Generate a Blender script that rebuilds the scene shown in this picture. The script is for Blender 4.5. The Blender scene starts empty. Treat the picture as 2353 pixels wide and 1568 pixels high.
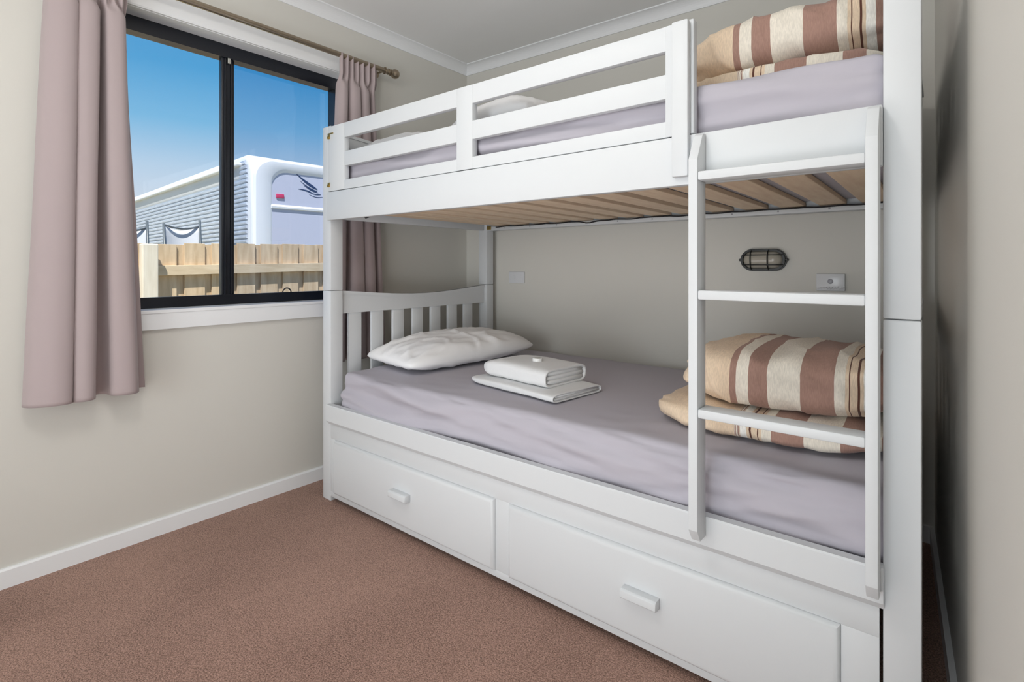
import bpy, bmesh, math, random
from mathutils import Vector, noise, Matrix
random.seed(7)
C = bpy.context.scene.collection
R = math.radians

# ------------------------------------------------------------------ materials
def mat(name, col, rough=0.5, metal=0.0, bump=None, var=None, sheen=0.0, spec=0.5, coord='Object'):
    m = bpy.data.materials.new(name); m.use_nodes = True
    nt = m.node_tree; p = nt.nodes['Principled BSDF']
    p.inputs['Base Color'].default_value = (*col, 1)
    p.inputs['Roughness'].default_value = rough
    p.inputs['Metallic'].default_value = metal
    p.inputs['Specular IOR Level'].default_value = spec
    if sheen: p.inputs['Sheen Weight'].default_value = sheen
    tc = nt.nodes.new('ShaderNodeTexCoord')
    if bump:
        sc, st, dist = bump
        n = nt.nodes.new('ShaderNodeTexNoise'); n.inputs['Scale'].default_value = sc; n.inputs['Detail'].default_value = 4
        b = nt.nodes.new('ShaderNodeBump'); b.inputs['Strength'].default_value = st; b.inputs['Distance'].default_value = dist
        nt.links.new(tc.outputs[coord], n.inputs['Vector']); nt.links.new(n.outputs['Fac'], b.inputs['Height'])
        nt.links.new(b.outputs['Normal'], p.inputs['Normal'])
    if var:
        sc, c2, lo, hi, stretch = var
        mp = nt.nodes.new('ShaderNodeMapping'); mp.inputs['Scale'].default_value = stretch
        n = nt.nodes.new('ShaderNodeTexNoise'); n.inputs['Scale'].default_value = sc; n.inputs['Detail'].default_value = 5
        r = nt.nodes.new('ShaderNodeValToRGB')
        r.color_ramp.elements[0].position = lo; r.color_ramp.elements[0].color = (*col, 1)
        r.color_ramp.elements[1].position = hi; r.color_ramp.elements[1].color = (*c2, 1)
        nt.links.new(tc.outputs[coord], mp.inputs['Vector']); nt.links.new(mp.outputs['Vector'], n.inputs['Vector'])
        nt.links.new(n.outputs['Fac'], r.inputs['Fac']); nt.links.new(r.outputs['Color'], p.inputs['Base Color'])
    return m

def srgb(r, g, b):
    f = lambda v: (v/255/12.92) if v <= 10 else (((v/255)+0.055)/1.055)**2.4
    return (f(r), f(g), f(b))

M = {}
M['wall'] = mat('cream wall paint', (0.69, 0.672, 0.62), 0.75, bump=(260, 0.08, 0.001))
M['ceiling'] = mat('ceiling paint', (0.88, 0.88, 0.87), 0.85, bump=(200, 0.05, 0.001))
M['trim'] = mat('white gloss trim paint', (0.88, 0.89, 0.90), 0.4, bump=(30, 0.03, 0.001))
M['bed'] = mat('white lacquered timber', (0.67, 0.69, 0.705), 0.45, spec=.35, bump=(14, 0.04, 0.002))
M['slat'] = mat('beech plywood slat', (0.90, 0.72, 0.52), 0.6, var=(6, (0.80, 0.60, 0.42), 0.35, 0.7, (9, 1, 9)))
M['carpet'] = mat('brown carpet pile', (0.16, 0.085, 0.060), 0.95, sheen=0.15, spec=0.1)
M['sheet'] = mat('mauve grey cotton sheet', (0.47, 0.448, 0.50), 0.85, bump=(700, 0.08, 0.0005), sheen=0.1, spec=0.2)
M['linen'] = mat('white cotton', (0.90, 0.90, 0.91), 0.85, bump=(500, 0.08, 0.0005), sheen=0.1, spec=0.2)
M['towel'] = mat('white terry towel', (0.75, 0.755, 0.76), 0.95, bump=(420, 0.5, 0.002), sheen=0.2, spec=0.1)
M['curtain'] = mat('dusty mauve curtain cloth', (0.42, 0.345, 0.345), 0.7, bump=(900, 0.1, 0.0005), sheen=0.2, spec=0.3)
M['black'] = mat('black powder coated aluminium', (0.008, 0.010, 0.016), 0.28)
M['rod'] = mat('brushed bronze nickel', (0.40, 0.33, 0.25), 0.28, 1.0)
M['brass'] = mat('brass', (0.50, 0.35, 0.12), 0.35, 1.0)
M['cord'] = mat('black webbing', (0.012, 0.012, 0.014), 0.7)
M['lampblack'] = mat('black cast lamp metal', (0.006, 0.008, 0.008), 0.4)
M['frost'] = mat('frosted lamp glass', (0.42, 0.39, 0.33), 0.22)
M['plate'] = mat('white switch plastic', (0.72, 0.73, 0.75), 0.25)
M['knob'] = mat('grey plastic', (0.36, 0.36, 0.40), 0.3)
M['foil'] = mat('clear shiny plastic', (0.80, 0.80, 0.82), 0.12)
M['van'] = mat('white caravan fibreglass', (0.88, 0.88, 0.90), 0.3)
M['van2'] = mat('caravan panel with lilac shade', (0.56, 0.57, 0.68), 0.45)  # lilac is the shade of the recess put into the colour
M['vangrey'] = mat('grey caravan side band', (0.68, 0.68, 0.70), 0.5)
M['siding'] = mat('ribbed aluminium siding', (0.60, 0.63, 0.70), 0.3, 0.45, bump=(9, 0.5, 0.02), var=(3.0, (0.80, 0.84, 0.90), 0.45, 0.62, (1, 1, 14)))
M['red'] = mat('red marker lens', (0.62, 0.05, 0.14), 0.25)
M['navy'] = mat('navy decal', (0.02, 0.045, 0.12), 0.4)
M['pale'] = mat('weathered pine paling', (0.70, 0.54, 0.37), 0.85, var=(4, (0.50, 0.36, 0.22), 0.35, 0.72, (5, 5, 0.8)), bump=(40, 0.3, 0.004))
M['pine'] = mat('treated pine rail', (0.72, 0.58, 0.41), 0.85, var=(4, (0.56, 0.43, 0.28), 0.35, 0.72, (5, 0.8, 5)), bump=(40, 0.3, 0.004))
M['post'] = mat('bleached pine post', (0.82, 0.75, 0.64), 0.85, var=(4, (0.68, 0.60, 0.48), 0.35, 0.7, (5, 5, 0.7)))
M['canvas'] = mat('grey canvas', (0.62, 0.64, 0.70), 0.8)
M['chairframe'] = mat('dark green grey tube', (0.06, 0.08, 0.10), 0.4)
M['grass'] = mat('dry grass', (0.22, 0.22, 0.12), 0.95, var=(8, (0.30, 0.26, 0.16), 0.3, 0.7, (1, 1, 1)))
M['silver'] = mat('brushed silver cap', (0.62, 0.62, 0.58), 0.3, 0.8)
M['soap'] = mat('white wrapper', (0.85, 0.85, 0.84), 0.3)

# carpet: fine speckle of tufts
nt = M['carpet'].node_tree; p = nt.nodes['Principled BSDF']
tc = nt.nodes.new('ShaderNodeTexCoord')
n1 = nt.nodes.new('ShaderNodeTexNoise'); n1.inputs['Scale'].default_value = 260; n1.inputs['Detail'].default_value = 3
n2 = nt.nodes.new('ShaderNodeTexNoise'); n2.inputs['Scale'].default_value = 2.2; n2.inputs['Detail'].default_value = 3
mx = nt.nodes.new('ShaderNodeMath'); mx.operation = 'MULTIPLY_ADD'; mx.inputs[1].default_value = 0.25
cr = nt.nodes.new('ShaderNodeValToRGB')
cr.color_ramp.elements[0].position = 0.42; cr.color_ramp.elements[0].color = (0.150, 0.080, 0.057, 1)
cr.color_ramp.elements[1].position = 0.82; cr.color_ramp.elements[1].color = (0.52, 0.32, 0.25, 1)
bp = nt.nodes.new('ShaderNodeBump'); bp.inputs['Strength'].default_value = 0.8; bp.inputs['Distance'].default_value = 0.004
nt.links.new(tc.outputs['Object'], n1.inputs['Vector']); nt.links.new(tc.outputs['Object'], n2.inputs['Vector'])
nt.links.new(n2.outputs['Fac'], mx.inputs[0]); nt.links.new(n1.outputs['Fac'], mx.inputs[2])
nt.links.new(mx.outputs[0], cr.inputs['Fac']); nt.links.new(cr.outputs['Color'], p.inputs['Base Color'])
nt.links.new(n1.outputs['Fac'], bp.inputs['Height']); nt.links.new(bp.outputs['Normal'], p.inputs['Normal'])

# striped duvet cover: stripes run along the cloth, measured in metres in the UV map (u = distance / 0.64)
def stripe_mat():
    m = mat('striped duvet cotton', (0.7, 0.6, 0.5), 0.85, sheen=0.1, spec=0.2)
    nt = m.node_tree; p = nt.nodes['Principled BSDF']
    beige = (0.76, 0.60, 0.44); brown = (0.37, 0.225, 0.180); light = (0.80, 0.74, 0.64); white = (0.90, 0.88, 0.82); line = (0.12, 0.05, 0.035)
    seq = [(0, brown), (.016, white), (.036, beige), (.0450, line), (.0476, beige), (.0552, line), (.0563, beige), (.0636, line), (.0662, beige), (.075, light), (.096, brown),
           (.172, light), (.248, brown), (.296, light), (.328, brown), (.346, beige)]
    uv = nt.nodes.new('ShaderNodeUVMap'); sp = nt.nodes.new('ShaderNodeSeparateXYZ')
    r = nt.nodes.new('ShaderNodeValToRGB'); r.color_ramp.interpolation = 'CONSTANT'
    e = r.color_ramp.elements
    e[0].position = 0; e[0].color = (*seq[0][1], 1)
    e[1].position = seq[1][0]/.64; e[1].color = (*seq[1][1], 1)
    for d, c in seq[2:]:
        q = e.new(d/.64); q.color = (*c, 1)
    tc = nt.nodes.new('ShaderNodeTexCoord')
    n = nt.nodes.new('ShaderNodeTexNoise'); n.inputs['Scale'].default_value = 160; n.inputs['Detail'].default_value = 4
    mp = nt.nodes.new('ShaderNodeMapping'); mp.inputs['Scale'].default_value = (2.5, .5, .5)
    mixc = nt.nodes.new('ShaderNodeMix'); mixc.data_type = 'RGBA'; mixc.blend_type = 'MULTIPLY'; mixc.inputs['Factor'].default_value = 0.5
    r2 = nt.nodes.new('ShaderNodeValToRGB'); r2.color_ramp.elements[0].position = .3; r2.color_ramp.elements[0].color = (.72, .72, .72, 1); r2.color_ramp.elements[1].position = .7; r2.color_ramp.elements[1].color = (1.15, 1.15, 1.15, 1)
    nt.links.new(uv.outputs['UV'], sp.inputs[0]); nt.links.new(sp.outputs['X'], r.inputs['Fac'])
    nt.links.new(tc.outputs['Object'], mp.inputs[0]); nt.links.new(mp.outputs[0], n.inputs['Vector']); nt.links.new(n.outputs['Fac'], r2.inputs['Fac'])
    nt.links.new(r.outputs['Color'], mixc.inputs['A']); nt.links.new(r2.outputs['Color'], mixc.inputs['B'])
    nt.links.new(mixc.outputs['Result'], p.inputs['Base Color'])
    return m
M['stripe'] = stripe_mat()

def glass(name, tint, refl):
    m = bpy.data.materials.new(name); m.use_nodes = True; nt = m.node_tree; nt.nodes.clear()
    o = nt.nodes.new('ShaderNodeOutputMaterial'); t = nt.nodes.new('ShaderNodeBsdfTransparent'); g = nt.nodes.new('ShaderNodeBsdfGlossy')
    t.inputs['Color'].default_value = (*tint, 1); g.inputs['Roughness'].default_value = 0.02; g.inputs['Color'].default_value = (1, 1, 1, 1)
    x = nt.nodes.new('ShaderNodeMixShader'); x.inputs[0].default_value = refl
    nt.links.new(t.outputs[0], x.inputs[1]); nt.links.new(g.outputs[0], x.inputs[2]); nt.links.new(x.outputs[0], o.inputs[0])
    return m
M['glass'] = glass('clear window glass', (0.97, 0.98, 0.98), 0.03)
M['glass2'] = glass('screened window glass', (0.84, 0.87, 0.92), 0.04)

# ------------------------------------------------------------------ mesh helpers
def link(name, bm, m, parent=None, smooth=False, autosmooth=False):
    """bm is in world coordinates; the parent carries its location only"""
    me = bpy.data.meshes.new(name)
    bmesh.ops.recalc_face_normals(bm, faces=bm.faces)
    off = Vector((0, 0, 0))
    if parent is not None:
        q = parent
        while q is not None: off += q.location; q = q.parent
        bmesh.ops.translate(bm, vec=-off, verts=bm.verts)
    else:
        # origin at the base centre of the thing
        xs = [v.co.x for v in bm.verts]; ys = [v.co.y for v in bm.verts]; zs = [v.co.z for v in bm.verts]
        off = Vector(((min(xs)+max(xs))/2, (min(ys)+max(ys))/2, min(zs)))
        bmesh.ops.translate(bm, vec=-off, verts=bm.verts)
    bm.to_mesh(me); bm.free()
    me.materials.append(m)
    o = bpy.data.objects.new(name, me); C.objects.link(o)
    if parent is not None: o.parent = parent
    else: o.location = off
    if smooth:
        for f in me.polygons: f.use_smooth = True
    if autosmooth:
        for f in me.polygons: f.use_smooth = True
        try: me.set_sharp_from_angle(angle=R(35))
        except Exception: pass
    return o

def box(bm, x0, x1, y0, y1, z0, z1, bev=0.0, seg=2):
    t = bmesh.new()
    bmesh.ops.create_cube(t, size=1)
    for v in t.verts:
        v.co = Vector((x0+(v.co.x+.5)*(x1-x0), y0+(v.co.y+.5)*(y1-y0), z0+(v.co.z+.5)*(z1-z0)))
    if bev: bmesh.ops.bevel(t, geom=t.edges[:], offset=bev, segments=seg, profile=0.5, affect='EDGES')
    merge(bm, t)

def merge(bm, t):
    me = bpy.data.meshes.new('tmp'); t.to_mesh(me); t.free(); bm.from_mesh(me); bpy.data.meshes.remove(me)

def prism(bm, pts, axis, a, b, bev=0.0):
    """extrude a polygon given in the two other axes along axis from a to b"""
    t = bmesh.new()
    def P(u, v, w):
        return {'x': (w, u, v), 'y': (u, w, v), 'z': (u, v, w)}[axis]
    va = [t.verts.new(P(u, v, a)) for u, v in pts]; vb = [t.verts.new(P(u, v, b)) for u, v in pts]
    t.faces.new(va); t.faces.new(vb[::-1]); n = len(pts)
    for i in range(n): t.faces.new((va[i], vb[i], vb[(i+1) % n], va[(i+1) % n]))
    bmesh.ops.recalc_face_normals(t, faces=t.faces)
    if bev: bmesh.ops.bevel(t, geom=t.edges[:], offset=bev, segments=2, profile=0.5, affect='EDGES')
    merge(bm, t)

def tube(bm, pts, r, n=10, closed=False):
    pts = [Vector(p) for p in pts]; t = bmesh.new(); rings = []
    N = len(pts)
    up = Vector((0, 0, 1)); prev = None
    for i, p in enumerate(pts):
        if closed: d = pts[(i+1) % N]-pts[i-1]
        else: d = pts[min(i+1, N-1)]-pts[max(i-1, 0)]
        d.normalize()
        a = d.cross(up if prev is None else prev)
        if prev is None:
            if a.length < 1e-3: a = d.cross(Vector((1, 0, 0)))
            a.normalize(); b = a.cross(d).normalized()
        else:
            if a.length < 1e-3: a = d.cross(Vector((1, 0, 0)))
            a.normalize(); b = a.cross(d).normalized()
        prev = b
        rr = r[i] if isinstance(r, (list, tuple)) else r
        rings.append([t.verts.new(p+a*math.cos(2*math.pi*k/n)*rr+b*math.sin(2*math.pi*k/n)*rr) for k in range(n)])
    for i in range(N if closed else N-1):
        q = rings[(i+1) % N]
        for k in range(n): t.faces.new((rings[i][k], rings[i][(k+1) % n], q[(k+1) % n], q[k]))
    if not closed: t.faces.new(rings[0]); t.faces.new(rings[-1][::-1])
    bmesh.ops.recalc_face_normals(t, faces=t.faces)
    merge(bm, t)

def lathe(bm, prof, origin, axis, n=24):
    """prof: (distance along axis, radius)"""
    o = Vector(origin); ax = Vector(axis).normalized()
    a = ax.orthogonal().normalized(); b = ax.cross(a)
    t = bmesh.new(); rings = []
    for d, r in prof:
        rings.append([t.verts.new(o+ax*d+(a*math.cos(2*math.pi*k/n)+b*math.sin(2*math.pi*k/n))*max(r, 1e-4)) for k in range(n)])
    for i in range(len(rings)-1):
        for k in range(n): t.faces.new((rings[i][k], rings[i][(k+1) % n], rings[i+1][(k+1) % n], rings[i+1][k]))
    t.faces.new(rings[0]); t.faces.new(rings[-1][::-1])
    bmesh.ops.recalc_face_normals(t, faces=t.faces)
    merge(bm, t)

def rounded_block(x0, x1, y0, y1, z0, z1, r, step, disp=None, rz=None):
    """grid-faced rounded block; disp(p, nrm) -> new point"""
    bm = bmesh.new()
    c = Vector(((x0+x1)/2, (y0+y1)/2, (z0+z1)/2)); h = Vector(((x1-x0)/2, (y1-y0)/2, (z1-z0)/2))
    n = [max(4, int(2*h[i]/step)) for i in range(3)]
    rr = Vector((r, r, rz or min(r, h.z*0.98)))
    def face(ax, sgn):
        u, v = [i for i in range(3) if i != ax]
        g = []
        for i in range(n[u]+1):
            row = []
            for j in range(n[v]+1):
                p = Vector((0, 0, 0)); p[ax] = sgn*h[ax]
                p[u] = -h[u]+2*h[u]*i/n[u]; p[v] = -h[v]+2*h[v]*j/n[v]
                q = Vector([max(-(h[k]-rr[k]), min(h[k]-rr[k], p[k])) for k in range(3)])
                d = Vector([(p[k]-q[k])/rr[k] for k in range(3)])
                if d.length > 1e-6:
                    dn = d.normalized(); L = max(abs(d.x), abs(d.y), abs(d.z))
                    s = Vector([q[k]+dn[k]*rr[k]*L for k in range(3)]); nm = dn
                else: s = p; nm = Vector((0, 0, 0)); nm[ax] = sgn
                w = s+c
                if disp: w = disp(w, nm)
                row.append(bm.verts.new(w))
            g.append(row)
        for i in range(n[u]):
            for j in range(n[v]): bm.faces.new((g[i][j], g[i+1][j], g[i+1][j+1], g[i][j+1]))
    for ax in range(3):
        for s in (-1, 1): face(ax, s)
    bmesh.ops.remove_doubles(bm, verts=bm.verts, dist=1e-5)
    return bm

def tag(o, label=None, cat=None, group=None, kind=None):
    if label: o['label'] = label
    if cat: o['category'] = cat
    if group: o['group'] = group
    if kind: o['kind'] = kind
    return o
def thing(name, label, cat, loc, group=None):
    o = bpy.data.objects.new(name, None); C.objects.link(o); o.location = loc; o.empty_display_size = .1
    return tag(o, label, cat, group)
def struct(name, bm, m, label=None, **k):
    o = link(name, bm, m, **k); o['kind'] = 'structure'
    if label: o['label'] = label
    return o

# ------------------------------------------------------------------ room
XL, CEIL = -2.40, 2.36
YB0 = 2.495                      # back wall at the window corner; the wall runs very slightly out of square
def yb(x): return YB0 + (x-XL)*0.038
XR, YR = -0.012, yb(-0.012)      # far right corner
kx = math.tan(R(2.94))
def xr(y): return XR + (YR-y)*kx
YF = -3.1

bm = bmesh.new(); prism(bm, [(XL-.2, YF-.1), (xr(YF)+.15, YF-.1), (XR+.15, YR+.15), (XL-.2, YR+.15)], 'z', -0.12, 0)
struct('floor', bm, M['carpet'], 'brown carpeted floor')
bm = bmesh.new(); prism(bm, [(XL-.2, YF-.1), (xr(YF)+.15, YF-.1), (XR+.15, YR+.15), (XL-.2, YR+.15)], 'z', CEIL, CEIL+.15)
struct('ceiling', bm, M['ceiling'])
# wall_left with the window opening
WY0, WY1, WZ0, WZ1 = .493, 1.602, .890, 2.056
bm = bmesh.new()
for a in ((YF-.1, WY0-.015, 0, CEIL), (WY1+.015, YB0+.1, 0, CEIL), (WY0-.015, WY1+.015, 0, WZ0-.013), (WY0-.015, WY1+.015, WZ1+.015, CEIL)):
    box(bm, XL-.14, XL, a[0], a[1], a[2], a[3])
struct('wall_left', bm, M['wall'], 'cream wall with the window')
bm = bmesh.new(); prism(bm, [(XL-.1, YB0), (XL-.1, YB0+.12), (XR+.1, yb(XR+.1)+.12), (XR+.1, yb(XR+.1)), (XR, YR), (XL, YB0)], 'z', 0, CEIL)
struct('wall_back', bm, M['wall'], 'cream wall behind the bunk bed')
bm = bmesh.new(); prism(bm, [(XR, YR), (xr(YF), YF), (xr(YF)+.12, YF), (XR+.12, YR)], 'z', 0, CEIL)
struct('wall_right', bm, M['wall'], 'cream wall at the right edge')
bm = bmesh.new(); box(bm, XL-.1, xr(YF)+.12, YF-.1, YF, 0, CEIL)
struct('wall_front', bm, M['wall'])
# baseboards
bm = bmesh.new(); prism(bm, [(XL, 0), (XL+.014, 0), (XL+.014, .058), (XL+.009, .064), (XL, .064)], 'y', YF, YB0)
struct('baseboard_left', bm, M['trim'])
bm = bmesh.new(); prism(bm, [(XL+.014, YB0), (XL+.014, YB0-.014), (XR, YR-.014), (XR, YR)], 'z', 0, .064)
struct('baseboard_back', bm, M['trim'])
bm = bmesh.new(); prism(bm, [(XR-.014, YR-.014), (XR, YR-.014), (xr(YF), YF), (xr(YF)-.014, YF)], 'z', 0, .064)
struct('baseboard_right', bm, M['trim'])
# cove cornices
def cove(n=8, d=.055):
    pts = [(0, -d), (.006, -d)]
    for i in range(n+1):
        t = i/n*math.pi/2
        pts.append((d-(d-.008)*math.cos(t), -d+.002+(d-.010)*math.sin(t)) )
    # concave quarter from (.008,-d) to (d,-.008)
    pts = [(0, -d), (.006, -d)] + [(.006+(d-.006)*(1-math.cos(i/n*math.pi/2)), -d+(d-.006)*math.sin(i/n*math.pi/2)) for i in range(1, n+1)] + [(d, 0), (0, 0)]
    return pts
bm = bmesh.new(); prism(bm, [(XL+u, CEIL+v) for u, v in cove()], 'y', YF, YB0-.0)
struct('trim_1', bm, M['trim'], 'cove cornice above the window wall', smooth=False)
bm = bmesh.new(); t = bmesh.new(); cv = cove()
va = [t.verts.new((XL, YB0-u, CEIL+v)) for u, v in cv]; vb = [t.verts.new((XR+.01, yb(XR)-u, CEIL+v)) for u, v in cv]
t.faces.new(va); t.faces.new(vb[::-1])
for i in range(len(cv)): t.faces.new((va[i], vb[i], vb[(i+1) % len(cv)], va[(i+1) % len(cv)]))
merge(bm, t); struct('trim_2', bm, M['trim'], 'cove cornice above the back wall')
# window
XF = -2.48      # front of the black frame
w = bpy.data.objects.new('window_1', None); C.objects.link(w); w.location = (XF, (WY0+WY1)/2, WZ0); w['kind'] = 'structure'; w['label'] = 'black framed sliding window'
bm = bmesh.new()
box(bm, XF-.07, XF, WY0, WY1, WZ1-.056, WZ1, .002); box(bm, XF-.07, XF, WY0, WY1, WZ0, WZ0+.040, .002)
box(bm, XF-.07, XF, WY0, WY0+.03, WZ0+.04, WZ1-.056, .002); box(bm, XF-.07, XF, WY1-.022, WY1, WZ0+.04, WZ1-.056, .002)
# tracks on head and sill
box(bm, XF-.02, XF+.004, WY0, WY1, WZ1-.061, WZ1-.054); box(bm, XF-.02, XF+.004, WY0, WY1, WZ0+.038, WZ0+.045)
link('outer_frame', bm, M['black'], w)
s1 = bmesh.new()
box(s1, XF-.035, XF-.008, 1.015, 1.053, WZ0+.04, WZ1-.056, .003); box(s1, XF-.012, XF-.002, 1.026, 1.032, WZ0+.045, WZ1-.06, .001)
box(s1, XF-.030, XF-.010, WY0+.03, WY0+.055, WZ0+.04, WZ1-.056, .002)
f1 = link('sliding_sash', s1, M['black'], w)
g = bmesh.new(); box(g, XF-.026, XF-.022, WY0+.05, 1.018, WZ0+.038, WZ1-.055); link('glass_pane', g, M['glass'], f1)
s2 = bmesh.new()
box(s2, XF-.060, XF-.030, 1.047, 1.079, WZ0+.04, WZ1-.056, .003); box(s2, XF-.036, XF-.006, 1.053, 1.063, WZ0+.045, WZ1-.06, .002)
f2 = link('fixed_sash', s2, M['black'], w)
g = bmesh.new(); box(g, XF-.052, XF-.048, 1.075, WY1-.02, WZ0+.038, WZ1-.055); link('glass_pane', g, M['glass2'], f2)
h = bmesh.new(); box(h, XF-.002, XF+.006, 1.037, 1.049, WZ1-.085, WZ1-.060, .002); link('catch', h, M['silver'], w)
h = bmesh.new(); tube(h, [(XF-.03, 1.33+.022*math.cos(a), WZ0+.040+.024*math.sin(a)) for a in [math.pi*i/10 for i in range(11)]], .003, 8); link('latch_ring', h, M['black'], w)
# reveal + architrave
bm = bmesh.new()
box(bm, XF-.02, XL+.004, WY0-.016, WY1+.016, WZ1, WZ1+.016); box(bm, XF-.02, XL+.004, WY0-.016, WY0, WZ0-.012, WZ1); box(bm, XF-.02, XL+.004, WY1, WY1+.016, WZ0-.012, WZ1)
struct('trim_3', bm, M['trim'], 'white reveal lining of the window')
bm = bmesh.new()
prism(bm, [(XL, WZ1+.002), (XL+.016, WZ1+.002), (XL+.020, WZ1+.008), (XL+.020, WZ1+.070), (XL+.014, WZ1+.080), (XL, WZ1+.080)], 'y', WY0-.078, WY1+.078)
box(bm, XL, XL+.018, WY0-.078, WY0-.016, WZ0-.078, WZ1+.012, .002); box(bm, XL, XL+.018, WY1+.016, WY1+.078, WZ0-.078, WZ1+.012, .002)
box(bm, XL, XL+.018, WY0-.016, WY1+.016, WZ0-.078, WZ0-.012, .002)
struct('trim_4', bm, M['trim'], 'white architrave around the window')
bm = bmesh.new(); box(bm, XF-.02, XL+.022, WY0-.016, WY1+.016, WZ0-.014, WZ0, .002)
struct('trim_5', bm, M['trim'], 'white window sill board')

# ------------------------------------------------------------------ bunk bed
bed = thing('bunk_bed', 'white painted timber bunk bed with ladder, guard rail and two under-bed drawers', 'bunk bed', (-1.11, 1.90, 0))
BX0, BX1, BY0, BY1, PW = -2.199, -.0266, 1.337, 2.458, .0635
JZ = .951
for px in (BX0, BX1-PW):
    for py in (BY0, BY1-PW):
        if px > -1 and py > 2: px -= .024
        b = bmesh.new(); box(b, px, px+PW, py, py+PW, 0, JZ-.0008, .004); link('lower_post', b, M['bed'], bed, autosmooth=True)
        b = bmesh.new(); box(b, px, px+PW, py, py+PW, JZ+.0008, 1.698, .004); link('upper_post', b, M['bed'], bed, autosmooth=True)
PI0, PI1 = BX0+PW, BX1-PW   # inner x
def part(name, bx, m=None, parent=bed, bev=.003, label=None):
    b = bmesh.new()
    for q in (bx if isinstance(bx, list) else [bx]): box(b, *q, bev)
    o = link(name, b, M[m or 'bed'], parent, autosmooth=True)
    if label: o['label'] = label
    return o
# upper side rails
part('side_rail', (PI0-.002, PI1+.0, 1.319, 1.345, 1.268, 1.394))
part('side_rail', (PI0, PI1, 2.430, 2.455, 1.278, 1.394))
part('slat_ledge', (PI0, PI1, 1.345, 1.370, 1.283, 1.303)); 
part('slat_ledge', (PI0, PI1, 2.405, 2.430, 1.278, 1.303))
# screws along the far ledge
for i in range(11):
    b = bmesh.new(); lathe(b, [(0, .004), (.0015, .003)], (-2.0+i*.185, 2.405, 1.290), (0, -1, 0), 10)
    link('screw_head', b, M['knob'], bed)
# end rails
for xx in (BX0+.018, BX1-.045):
    part('end_rail', (xx, xx+.027, BY0+PW, BY1-PW, 1.280, 1.394))
    part('end_rail', (xx, xx+.027, BY0+PW, BY1-PW, .300, .42))
# head and foot boards (lower and upper): concave top rail + spindles
def board(xc, zb, z_top, z_r, dip, name):
    n = 24; y0, y1 = BY0+PW, BY1-PW
    pts = [(y0, z_r), (y1, z_r)]
    for i in range(n+1):
        s = i/n; pts.append((y1+(y0-y1)*s, z_top-dip*math.sin(math.pi*s)**1.2))
    b = bmesh.new(); prism(b, pts, 'x', xc-.013, xc+.013, 0)
    # lip on top
    top = [(y0+(y1-y0)*i/n, z_top-dip*math.sin(math.pi*i/n)**1.2) for i in range(n+1)]
    prism(b, top+[(y, z-.014) for y, z in top[::-1]], 'x', xc-.017, xc+.017, 0)
    o = link(name, b, M['bed'], bed, autosmooth=True)
    for k in range(7):
        b = bmesh.new(); y = 1.448+.1295*k
        box(b, xc-.008, xc+.008, y, y+.070, zb, z_r+.003, .002); link('spindle', b, M['bed'], o, autosmooth=True)
board(-2.167, .40, .948, .842, .030, 'headboard')
board(-.058, .40, .948, .842, .030, 'footboard')
board(-2.167, 1.38, 1.680, 1.615, .022, 'headboard')
board(-.058, 1.38, 1.680, 1.615, .022, 'footboard')
# guard rail
gx0, gx1 = PI0, -.4804
g = part('guard_rail', (gx0+.002, gx1-.004, 1.3235, 1.3465, 1.6225, 1.687), bev=.002)
for z0, z1 in ((1.4985, 1.562), (1.397, 1.4385)):
    part('rail', (gx0+.002, gx1-.004, 1.3235, 1.3465, z0, z1), parent=g, bev=.002)
for x0, x1, q in ((gx0+.002, gx0+.128, 1.3228), (-1.322, -1.245, 1.322), (gx1-.075, gx1, 1.322)):
    part('stile', (x0, x1, q, 1.348, 1.397, 1.6875), parent=g, bev=.003)
part('clip_board', (-.531, -.487, 1.300, 1.319, 1.287, 1.683), bev=.006)
# brass brackets
for z in (1.634, 1.548):
    b = bmesh.new(); zc = 1.6475 if z > 1.6 else 1.432
    box(b, PI0+.001, PI0+.018, 1.3205, 1.324, zc-.016, zc+.004, .001)
    lathe(b, [(0, .007), (.004, .006)], (PI0+.008, 1.3205, zc-.010), (0, -1, 0), 12)
    if z > 1.6: box(b, PI0+.001, PI0+.044, 1.3205, 1.324, zc+.004, zc+.010, .001)
    o = link('bracket', b, M['brass'], bed); o['label'] = 'brass bracket'
b = bmesh.new(); box(b, BX0+PW+.001, BX0+PW+.028, 2.396, 2.404, 1.284, 1.304, .001); link('bracket', b, M['brass'], bed)['label'] = 'brass bracket'
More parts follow.
